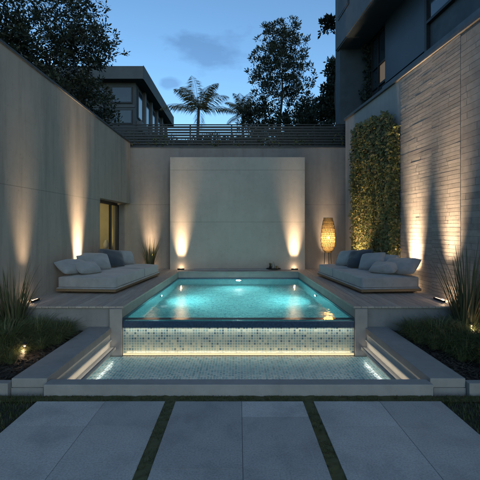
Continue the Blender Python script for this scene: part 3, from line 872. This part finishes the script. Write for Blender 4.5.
for px,lb in ((181,'small uplight at the foot of the feature wall, sofa and glass door side'),(294.5,'small uplight at the foot of the feature wall, lantern side')):
    uplight(((px-238.5)*15.28/400,15.25,.606),lb,(0,1,0),.15,.75,2.7)
uplight((-3.45,15.58,.60),'small uplight behind the grass clump at the rear wall',(0,1,0),.22,.6,2.7)
uplight((3.42,15.58,.60),'small uplight at the rear wall behind the woven lantern',(0,1,0),.22,.7,2.6)
uplight((wl(11.3)+.15,11.3,.60),'small uplight between concrete wall and sofa',(-1,0,0),.15,1.0,3.0)
uplight((wl(8.72)+.28,8.72,.60),'small uplight on the deck edge behind tall grass by the concrete wall',(-1,0,0),.28,.32,2.6)
uplight((wr(10.35)-.15,10.35,.60),'small uplight between stone wall and sofa',(1,0,0),.13,1.25,3.4,.45)
uplight((wr(8.80)-.30,8.80,.60),'small uplight on the open deck at the foot of the stone wall',(1,0,0),.27,1.05,3.4,.40)
uplight((3.50,13.70,.60),'small uplight under the creeper at the rear corner',(1,0,0),.3,1500,flood=(.50,-.55,1.3))
uplight((wr(10.98)-.09,10.98,.60),'small uplight under the creeper at the end facing the stone cladding',(1,0,0),.3,160,flood=(-.20,.36,1.0))

# ------------------------------------------------------------------ creeper panel on the side wall
cp=thing('green_wall','tall leafy creeper panel lit from below beside the stone cladding','plant',(0,0,0))
rh=random.Random(21)
m=MB()
y0,y1=11.25,14.4
def face_x(y,z):   # leaf surface
    return wr(y)-.25-.05*mnoise.noise(Vector((y*1.3,z*1.3,0)))
def leaf(mb,p,nrm,size,r,fold=.25,asp=.55):
    nrm=Vector(nrm).normalized(); u=nrm.orthogonal().normalized()
    a=r.uniform(0,6.283); u=Matrix.Rotation(a,3,nrm)@u; v=nrm.cross(u)
    L=size; w=size*asp
    A=p; B=p+u*L*.5+v*w*.5+nrm*fold*w*.4; C=p+u*L; D=p+u*L*.5-v*w*.5+nrm*fold*w*.4
    mb.add([A,B,C,D],[(0,1,2,3)])
for _ in range(27000):
    y=rh.uniform(y0,y1); z=rh.uniform(1.02,5.95)
    ztop=5.50+.10*(y-11.25)+.16*mnoise.noise(Vector((y*1.6,0,7)))-.9*max(0,(y-13.7))**2*.5-1.6*max(0,11.75-y)**2
    if z>ztop+.05*rh.random(): continue
    endf=rh.random()<.14 and z<5.15-.5*rh.random()**3
    dep=rh.random()**1.6*.16-(.09*max(0,mnoise.noise(Vector((y*2.6,z*2.6,5)))))
    x=face_x(y,z)+dep
    if endf: y=y0+rh.uniform(-.03,.08); x=rh.uniform(face_x(y,z),wr(y)-.05)
    nx=-1 if not endf else -.3; ny=-.35 if not endf else -1
    edge=min((z-1.0)/.3,1)
    leaf(m,Vector((x,y,z)),(nx+rh.uniform(-.7,.7),ny+rh.uniform(-.8,.8),.35+rh.uniform(-.7,.7)),rh.choice((.05,.07,.09,.11,.14))*rh.uniform(.8,1.1),rh,.25,rh.uniform(.42,.7))
m.build('leaves',M['leafhedge'],cp)
m=MB()
for k in range(9):
    y=y0+.2+k*(y1-y0-.3)/8; pts=[]
    for i in range(9):
        z=.6+i*.56; pts.append((wr(y)-.10-.03*math.sin(i*2.1+k),y+.08*math.sin(i*1.3+k*2),z))
    m.tube(pts,[.02-.0015*i for i in range(9)],5)
m.build('stems',M['bark'],cp)
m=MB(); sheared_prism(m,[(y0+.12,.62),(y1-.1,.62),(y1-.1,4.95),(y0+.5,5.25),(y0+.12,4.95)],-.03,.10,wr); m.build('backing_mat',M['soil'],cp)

# ------------------------------------------------------------------ grasses
def clump_mesh(n,h,spread,w,droop,base_r,seed,segs=5,hvar=.35):
    r=random.Random(seed); m=MB()
    for _ in range(n):
        a=r.uniform(0,6.283); rr=base_r*math.sqrt(r.random())
        hh=h*r.uniform(1-hvar,1.05)
        blade(m,(rr*math.cos(a),rr*math.sin(a),-.02),a+r.uniform(-.6,.6),hh,spread*r.uniform(.15,1),w*r.uniform(.6,1.2),droop*r.uniform(.4,1.2),segs)
    return m
low=[clump_mesh(430,.66,.66,.017,.66,.15,100+i).build('fountain_grass',M['grassA']) for i in range(3)]
for o in low: COL.objects.unlink(o)
def place_clump(src,x,y,z,sc,label,group,name='fountain_grass',cat='grass clump'):
    o=src.copy(); COL.objects.link(o); o.name=name; o.location=(x,y,z); o.rotation_euler=(0,0,rnd.uniform(0,6.28)); o.scale=(sc,sc,sc*rnd.uniform(.9,1.15))
    return tag(o,label,cat,group)
LBL='low arching grass clump in the planting bed below the glass door deck'; GRL='low grasses in the bed at the glass door side'
LBR='low arching grass clump in the planting bed below the stone wall deck'; GRR='low grasses in the bed at the stone wall side'
def zb(y): return .06+.05*(y-5.4)/2.8
pts_l=[(-3.45,7.5,.75),(-3.85,7.75,.85),(-4.1,7.25,.95),(-3.75,6.5,.7),(-4.05,6.6,.9),(-4.4,6.0,.85),(-3.95,5.75,.5),(-3.45,6.95,.55),(-3.3,7.3,.6),(-3.75,7.0,.8),(-3.9,6.15,.7),(-4.5,7.7,1.0),(-4.3,6.75,1.0),(-3.6,6.3,.45),(-4.75,6.2,1.0),(-3.35,7.75,.75),(-3.75,7.45,.95),(-4.15,7.7,.95),(-4.0,6.9,1.05),(-4.45,7.15,1.05),(-4.25,6.35,1.0),(-3.55,7.95,.7),(-4.6,6.55,1.05),(-4.1,5.95,.75),(-3.62,6.75,.62),(-4.75,7.75,1.0),(-4.55,5.85,.9)]
for i,(x,y,s_) in enumerate(pts_l): place_clump(low[i%3],x,y,zb(y),s_,LBL,GRL)
pts_r=[(3.45,7.5,.75),(3.85,7.75,.85),(4.1,7.2,.95),(3.72,6.55,.7),(4.0,6.65,.9),(4.35,6.05,.9),(3.9,5.7,.5),(3.42,6.98,.55),(3.3,7.3,.6),(3.75,7.0,.85),(3.85,6.3,.7),(4.55,7.75,1.0),(4.25,6.7,1.0),(3.55,6.4,.45),(4.75,6.9,1.0),(3.35,7.7,.75),(3.7,7.4,.95),(4.1,7.7,1.0),(3.95,6.95,1.05),(4.4,7.2,1.05),(4.15,6.4,1.0),(3.55,7.95,.7),(4.55,6.6,1.1),(4.05,5.95,.8),(3.6,6.85,.7),(4.8,7.7,1.0),(4.5,5.85,.95),(4.8,6.2,1.0)]
for i,(x,y,s_) in enumerate(pts_r): place_clump(low[(i+1)%3],x,y,zb(y),s_,LBR,GRR)
# tall reed-like clumps
tall=clump_mesh(120,1.55,.54,.036,.10,.17,55,7,.6).build('tall_grass',M['grassB'])
tall.location=(-4.42,7.85,.12); tag(tall,'tall spiky grass clump in front of the concrete wall','grass clump','tall spiky grasses')
o=place_clump(tall,4.42,7.75,.12,1.15,'tall spiky grass clump in front of the stone wall','tall spiky grasses','tall_grass')
rear=clump_mesh(140,1.5,.55,.026,.12,.14,57,6,.5).build('tall_grass',M['grassB'])
rear.location=(-3.38,15.25,.60); tag(rear,'tall spiky grass clump on the deck by the rear wall','grass clump','tall spiky grasses')

# bed lights
def bed_light(x,y,label,watt=3.2,zo=.0):
    z=zb(y)+zo
    t_=thing('garden_light',label,'lamp',(x,y,z),'small garden lights in the beds')
    m=MB(); m.tube([(0,0,-.05),(0,0,.20)],.010,6); m.build('stake',M['black'],t_)
    m=MB(); m.lathe([(.012,.20),(.035,.215),(.035,.235),(.012,.25)],(0,0,0),12); m.build('cap',M['black'],t_)
    m=MB(); m.lathe([(.006,.175),(.013,.180),(.014,.192),(.006,.199)],(0,0,0),12); m.build('lens',M['e_warm'],t_)
    point('garden_glow',(x,y-.05,z+.14),watt,WARM,.03)
bed_light(-3.50,6.55,'small glowing garden light on open soil beside the low wall, glass door side')
bed_light(-4.05,6.45,'small glowing garden light among grasses below the glass door deck',4)
bed_light(4.28,7.35,'small glowing garden light at the foot of the tall grass, stone wall side',3.4,.12)
bed_light(3.98,6.45,'small glowing garden light among low grasses, stone wall side',4)

# ------------------------------------------------------------------ trees
def crown_tree(name,label,base,trunk_top,env,ntips,leafn,leaf_size,mat,seed,group,trunk_r=.16,rosette=.35,bark='bark',asp=.42,lift=.35,multi=1):
    """env(r)-> random point of the crown in local coords; tips are joined to the skeleton, a rosette of leaves on each"""
    r=random.Random(seed)
    t_=thing(name,label,'tree',base,group)
    wood=MB(); lv=MB()
    nodes=[]; 
    for s_ in range(multi):
        pts=[]; ox=r.uniform(-.5,.5)*(multi>1); oy=r.uniform(-.3,.3)*(multi>1)
        for i in range(9):
            f=i/8
            pts.append(Vector((ox*(1+f*2.0)+.10*math.sin(i*1.1+s_*2),oy*(1+f)+.08*math.cos(i*1.4+s_),trunk_top*f)))
        wood.tube(pts,[trunk_r*(1-.72*i/8) for i in range(9)],8)
        nodes+= [(p,trunk_r*(1-.72*i/8)) for i,p in enumerate(pts) if i>=3]
    tips=[env(r) for _ in range(ntips)]
    tips.sort(key=lambda p:(p.x**2+p.y**2)+.15*p.z)
    NP=np.array([[n[0].x,n[0].y,n[0].z] for n in nodes]); NR=[n[1] for n in nodes]
    for tip in tips:
        d=NP-np.array(tip); dist=np.sqrt((d**2).sum(1)); cost=dist+.9*np.maximum(0,d[:,2]+.25*np.hypot(d[:,0],d[:,1]))
        k=int(cost.argmin()); a=Vector(NP[k]); ra=NR[k]
        L=(tip-a).length
        mid=a.lerp(tip,.5)+Vector((r.uniform(-.08,.08),r.uniform(-.08,.08),-.06*L))*1.0
        r0=min(ra*.7,.015+.022*L); 
        wood.tube([a,mid,tip],[r0,r0*.65,max(.006,r0*.35)],5,False)
        NP=np.vstack([NP,np.array(mid),np.array(tip)]); NR+=[r0*.65,max(.008,r0*.4)]
        out=(tip-a).normalized()
        for q in range(leafn):
            dirv=(out*r.uniform(.2,1)+Vector((r.gauss(0,.75),r.gauss(0,.75),r.gauss(lift,.6)))).normalized()
            p=tip+dirv*rosette*r.uniform(.05,.55)+ (a-tip)*r.uniform(0,.35)
            nrm=dirv.cross(Vector((r.gauss(0,1),r.gauss(0,1),r.gauss(0,1)))).normalized()
            # leaf along dirv
            sz=leaf_size*r.uniform(.65,1.2); v=nrm.cross(dirv).normalized(); w=sz*asp
            lv.add([p,p+dirv*sz*.5+v*w*.5,p+dirv*sz,p+dirv*sz*.5-v*w*.5],[(0,1,2,3)])
    wood.build('trunk',M[bark],t_,smooth=True); lv.build('crown',mat,t_)
    return t_
def ell(cx,cy,cz,rx,ry,rz,inner=.45,squash=None):
    def f(r):
        while True:
            v=Vector((r.gauss(0,1),r.gauss(0,1),r.gauss(0,1))).normalized()*r.uniform(inner,1)**.7
            p=Vector((cx+v.x*rx,cy+v.y*ry,cz+v.z*rz))
            return p
    return f
def multi_env(fs,wts):
    def f(r): return r.choices(fs,wts)[0](r)
    return f
G='trees standing beyond the court'
# the big broad-leaved tree behind the fence
b=P(281,126,27); 
big=multi_env([ell(-.05,0,7.7,2.45,2.2,2.4,.2),ell(.0,0,9.9,1.8,1.6,1.7,.2),ell(-1.5,0,4.6,1.7,1.5,1.5,.2),ell(1.5,0,5.3,1.3,1.4,1.4,.2)],[5,2.6,3.0,1.6])
crown_tree('broadleaf_tree','tall airy broad-leaved tree rising against the sky behind the slat fence',(b.x,27,TZ),7.6,big,680,30,.20,M['leafA'],11,G,.17,.46,asp=.36,lift=.5)
# the dense dark tree between it and the dark building
b=P(322,126,23.5)
crown_tree('dense_tree','dense dark tree between the tall airy tree and the dark building',(b.x-.5,23.5,TZ),3.6,multi_env([ell(-.2,0,3.0,2.2,2.0,1.7,.1),ell(1.0,0,4.6,.9,1.2,1.2,.1),ell(1.3,0,6.1,.6,.8,1.3,.1),ell(-1.2,0,2.0,1.2,1.5,1.2,.1),ell(1.0,0,1.8,1.4,1.3,1.4,.1)],[4,2,1.6,2,2]),700,30,.22,M['leafB'],12,G,.16,.45,asp=.45)
b=P(264,126,30)
crown_tree('dense_tree','low dark tree filling the gap under the tall airy tree',(b.x,30,TZ),2.0,ell(0,0,2.0,2.2,1.6,1.5,.1),260,20,.24,M['leafB'],13,G,.14,.5,asp=.45)
# trees over the concrete wall
b=P(66,80,16.5)
envA=multi_env([ell(-.4,0,5.6,1.9,2.0,1.6,.2),ell(.7,0,4.9,1.7,1.6,1.0,.2),ell(-1.4,-.3,3.7,1.6,1.6,1.2,.2),ell(.5,0,3.2,1.2,1.3,.7,.2),ell(.3,0,7.0,1.5,1.6,1.0,.2)],[4,4,3,1.5,2])
crown_tree('leafy_tree','leafy tree with several thin pale stems leaning over the concrete wall',(b.x,16.8,TZ),4.6,envA,560,26,.16,M['leafA'],14,G,.09,.40,asp=.40,multi=4,lift=.1)
b=P(12,60,14.5)
crown_tree('leafy_tree','big dark leafy tree over the concrete wall, farthest from the slate-roofed house',(b.x-.3,14.6,TZ),4.0,multi_env([ell(0,0,4.2,2.2,1.8,2.2,.1),ell(.6,0,2.2,1.7,1.5,1.3,.1),ell(-.8,-1.5,5.0,1.8,1.8,1.6,.1)],[4,2.4,2]),640,24,.17,M['leafB'],15,G,.13,.45,asp=.42)
b=P(100,110,19.5)
crown_tree('dense_tree','dense dark tree over the concrete wall in front of the slate-roofed house',(b.x-.75,19.5,TZ),2.6,multi_env([ell(0,0,2.6,1.7,1.6,2.1,.1),ell(.3,0,1.4,1.6,1.4,1.2,.1),ell(-1.2,0,2.6,1.4,1.4,1.6,.1)],[3,2,2]),540,26,.17,M['leafB'],16,G,.12,.42,asp=.45)
# a branch reaching in beside the balcony
b=P(330,22,19)
crown_tree('slender_tree','slender tree hidden by the balcony, one leafy twig showing',(4.95,20.0,TZ),7.4,multi_env([ell(-.55,-.3,7.3,.42,.4,.42,.1),ell(1.2,.8,7.0,.8,.7,.9,.1)],[2,2]),40,14,.28,M['leafA'],17,G,.09,.35,asp=.45)

def palm(name,label,base,h,nf,fl,seed,lean=(0,0)):
    r=random.Random(seed); t_=thing(name,label,'palm',base,'palms beyond the fence')
    m=MB(); pts=[Vector((lean[0]*(i/8)**2,lean[1]*(i/8)**2,h*i/8)) for i in range(9)]
    m.tube(pts,[.105-.03*i/8 for i in range(9)],8); m.build('trunk',M['bark'],t_,smooth=True)
    top=pts[-1]; fr=MB()
    for k in range(nf):
        a=2*math.pi*k/nf*1.0+r.uniform(-.25,.25); el=(1.4,.35,1.05,.7,1.25,.05,.9,.5)[k%8]+r.uniform(-.12,.12)
        d=Vector((math.cos(a),math.sin(a),0)); L=fl*r.uniform(.85,1.1); pts_=[]; e=el; p=top.copy()
        n=16
        for i in range(n+1):
            pts_.append(p.copy()); p=p+(d*math.cos(e)+Vector((0,0,math.sin(e))))*(L/n); e-= (1.35+.5*max(0,el))/n*(2.0*(i/n)**1.15)
        fr.tube(pts_,[.022*(1-.8*i/n) for i in range(n+1)],4,False)
        s=Vector((-d.y,d.x,0))
        for i in range(2,n+1):
            for q in (0,.33,.66):
                pp=pts_[i-1].lerp(pts_[i],q); tg=(pts_[i]-pts_[i-1]).normalized(); f=(i+q)/n
                ll=fl*.31*math.sin(math.pi*min(1,.12+f*.86))**.6*r.uniform(.85,1.1)
                for sd_ in (-1,1):
                    dirv=(s*sd_*.75+tg*.7+Vector((0,0,-.45-.4*r.random()))).normalized()
                    w=.036
                    mid=pp+dirv*ll*.5+Vector((0,0,.015)); end=pp+dirv*ll+Vector((0,0,-.10*ll))
                    fr.add([pp,mid+tg*w*.5,end,mid-tg*w*.5],[(0,1,2,3)])
    fr.build('crown',M['palm'],t_)
b=P(197,106,23.5); palm('palm_tree','larger feathery palm behind the slat fence beside the pale house',(b.x,23.5,TZ),P(197,110,23.5).z-TZ,17,2.3,31,(.1,0))
b=P(243,112,29); palm('palm_tree','smaller dark palm behind the slat fence under the tall airy tree',(b.x,29,TZ),P(243,113,29).z-TZ,14,1.9,32)

# shrubs behind the fence
def shrub(x,y,h,w,seed,label):
    r=random.Random(seed); m=MB()
    for _ in range(1900):
        v=Vector((r.gauss(0,1),r.gauss(0,1),r.gauss(0,1))).normalized()*r.random()**.5
        p=Vector((v.x*w,v.y*w*.6,h*.5+v.z*h*.55))
        leaf(m,p,(r.gauss(0,1),r.gauss(0,1)-.5,r.gauss(.6,.8)),r.uniform(.08,.16),r,asp=.45)
    st=MB()
    for k in range(5):
        st.tube([(0,0,-.1),(r.uniform(-.2,.2)*w*2,r.uniform(-.1,.1),h*.5),(r.uniform(-.4,.4)*w*2,r.uniform(-.2,.2),h*.9)],[.018,.012,.006],4,False)
    t_=thing('shrub',label,'shrub',(x,y,TZ),'shrubs behind the slat fence')
    m.build('foliage',M['leafhedge'],t_); st.build('stems',M['bark'],t_)
for i,(px,hh,w) in enumerate(((146,1.1,.6),(174,1.0,.6),(199,1.1,.6),(226,1.1,.6),(254,1.05,.6),(284,1.15,.6),(132,1.35,.7),(161,1.3,.75),(187,1.0,.6),(212,1.3,.7),(240,1.2,.7),(268,1.35,.75),(300,1.3,.75),(338,1.6,.7),(116,1.2,.6),(320,1.25,.6))):
    x=(px-238.5)*16.8/400; shrub(x*16.42/16.8,16.42,hh*.95,w*1.25,200+i,'leafy shrub seen through the slats of the dark fence')

# ------------------------------------------------------------------ slate-roofed house beyond the concrete wall
HX,HY=-7.16,30.0
ho=thing('house','dark house with slate roof and deep eaves beyond the concrete wall','house',(0,0,0))
zE=P(143,66,30).z      # eave top
fas=.95
def hb(x0,x1,y0,y1,z0,z1): m=MB(); m.box(x0,x1,y0,y1,z0,z1); return m
rf=MB()
rf.box(HX-9,HX,HY,HY+14,zE-fas,zE-.001)
zr=zE+.5
rf.add([(HX-9.0,HY,zE),(HX-.0,HY,zE),(HX-.0,HY+14,zE),(HX-9.0,HY+14,zE),(HX-6,HY+4,zr+.4),(HX-2.4,HY+2.6,zr+.1),(HX-2.4,HY+11,zr+.1),(HX-6,HY+10,zr+.4)],
       [(0,1,5,4),(1,2,6,5),(2,3,7,6),(3,0,4,7),(4,5,6,7)])
rfo=rf.build('roof',M['hroof'],ho)
m=MB(); m.box(HX-.0+.002,HX+.05,HY,HY+14,zE-fas-.04,zE+.04); m.build('fascia',M['hwall'],rfo)
zb_=zE-fas-.002
hb(HX-9,HX-.75,HY+.8,HY+13.4,TZ,zb_).build('wall',M['hwall'],ho)
# front bands
for z in (zb_-1.9,zb_-3.4):
    hb(HX-4.2,HX-.80,HY+.74,HY+.798,z,z+.12).build('string_course',M['hpale'],ho)
def hwin(axis,a0,a1,z0,z1):
    if axis=='F':
        f=hb(a0,a1,HY+.70,HY+.797,z0,z1).build('window',M['dmetal'],ho)
        hb(a0+.08,a1-.08,HY+.68,HY+.698,z0+.08,z1-.08).build('pane',M['dglass'],f)
    else:
        f=hb(HX-.748,HX-.66,a0,a1,z0,z1).build('window',M['dmetal'],ho)
        hb(HX-.657,HX-.64,a0+.08,a1-.08,z0+.08,z1-.08).build('pane',M['dglass'],f)
hwin('F',HX-2.6,HX-1.0,zb_-1.6,zb_-.35); hwin('F',HX-4.6,HX-3.0,zb_-1.6,zb_-.35); hwin('F',HX-2.6,HX-1.0,zb_-3.2,zb_-2.1)
for k in range(5):
    y=HY+1.2+k*2.45; hwin('S',y,y+1.5,zb_-2.6,zb_-.4)
    hb(HX-.747,HX-.50,y+1.72,y+2.10,zb_-4.6,zb_-.01).build('pier',M['hpale'],ho)
hb(HX-.747,HX-.35,HY+1.0,HY+13,zb_-3.6,zb_-2.9).build('balustrade',M['hpale'],ho)

# ------------------------------------------------------------------ dark modern building over the stone wall
bl=thing('building','dark modern building with an overhanging balcony above the stone wall','building',(0,0,0))
def fxx(off): return lambda y: 5.40+off+.074*(15.8-y)
def fac(poly,xin,thick,off=0):
    m=MB(); sheared_prism(m,poly,xin,-thick,fxx(off)); return m
def rect(ya,yb,za,zb): return [(ya,za),(yb,za),(yb,zb),(ya,zb)]
ZB=9.85
# core wall with recess for the window
fac(rect(2,14.8,TZ-1,14),0,3.6).build('wall',M['bwall'],bl)
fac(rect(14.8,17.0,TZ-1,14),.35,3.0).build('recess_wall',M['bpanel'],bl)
fac(rect(17.0,17.6,TZ-1,14),-1.0,4.6).build('end_wall',M['bwall'],bl)
fac(rect(6,17.3,ZB,13.5),-1.10,1.08).build('balcony',M['bbox'],bl)
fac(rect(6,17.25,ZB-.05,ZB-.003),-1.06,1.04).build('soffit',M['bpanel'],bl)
bw=fac(rect(15.6,16.9,ZB+1.1,ZB+3.2),-1.13,.025).build('window',M['dmetal'],bl)
fac(rect(15.68,16.82,ZB+1.18,ZB+3.1),-1.142,.01).build('pane',M['hpale'],bw)
# recess window
wf=MB()
for (ya,yb) in ((14.82,14.90),(15.55,15.63),(16.15,16.22)): sheared_prism(wf,rect(ya,yb,6.2,ZB-.06),.02,-.10,fxx(0))
for (za,zb2) in ((6.2,6.3),(7.71,7.79),(8.51,8.555),(ZB-.14,ZB-.06)):
    for (ya,yb) in ((14.90,15.55),(15.63,16.15)): sheared_prism(wf,rect(ya,yb,za,zb2),.02,-.10,fxx(0))
wfo=wf.build('window',M['black'],bl)
fac(rect(14.9,15.55,8.56,ZB-.15),.07,.02).build('pane',M['dglass'],wfo)
fac(rect(15.63,16.15,6.31,ZB-.15),.07,.02).build('pane',M['dglass'],wfo)
fac(rect(14.9,15.55,7.82,8.50),.08,.02).build('lit_pane',M['e_window'],wfo)
fac(rect(14.9,15.55,6.31,7.70),.07,.02).build('pane',M['dglass'],wfo)
fac(rect(14.9,16.15,7.1,7.15),-.06,.04).build('window_rail',M['black'],bl)
# dark panel, ledge, long window
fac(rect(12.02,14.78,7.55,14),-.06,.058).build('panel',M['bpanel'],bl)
fac(rect(6,14.79,TZ,7.42),-.16,.158).build('ledge',M['bledge'],bl)
lwn=MB()
for (ya,yb) in ((11.86,11.98),): sheared_prism(lwn,rect(ya,yb,7.43,12.8),-.12,-.118,fxx(0))
for (za,zb2) in ((8.25,8.33),(9.0,9.08)): sheared_prism(lwn,rect(5,11.86,za,zb2),-.12,-.118,fxx(0))
lwo=lwn.build('long_window',M['dmetal'],bl)
fac(rect(5,11.86,8.34,8.99),-.05,.04).build('pane',M['dglass'],lwo)
# climber hanging by the recess
cl=MB(); rc=random.Random(77)
for _ in range(900):
    z=rc.uniform(5.8,ZB-.1); y=rc.uniform(16.3,16.95); x=fxx(0)(y)+rc.uniform(-.10,.22)+.1*math.sin(z*3)
    leaf(cl,Vector((x,y-.05,z)),(rc.gauss(-.5,.6),rc.gauss(-.7,.6),rc.gauss(.2,.6)),rc.uniform(.08,.18),rc)
vt=thing('climbing_vine','thin leafy vine hanging beside the lit window of the dark building','plant',(0,0,0))
cl.build('leaves',M['leafB'],vt)
m=MB()
for k in range(3):
    y=16.4+.2*k; m.tube([(fxx(0)(y)+.15,y,5.0),(fxx(0)(y)+.05,y+.06,7.2),(fxx(0)(y)+.15,y-.05,ZB-.1)],.014,5)
m.build('stems',M['bark'],vt)

# every grass clump is a countable plant
for o in COL.objects:
    if o.get('category')=='grass clump': o['kind']='thing'
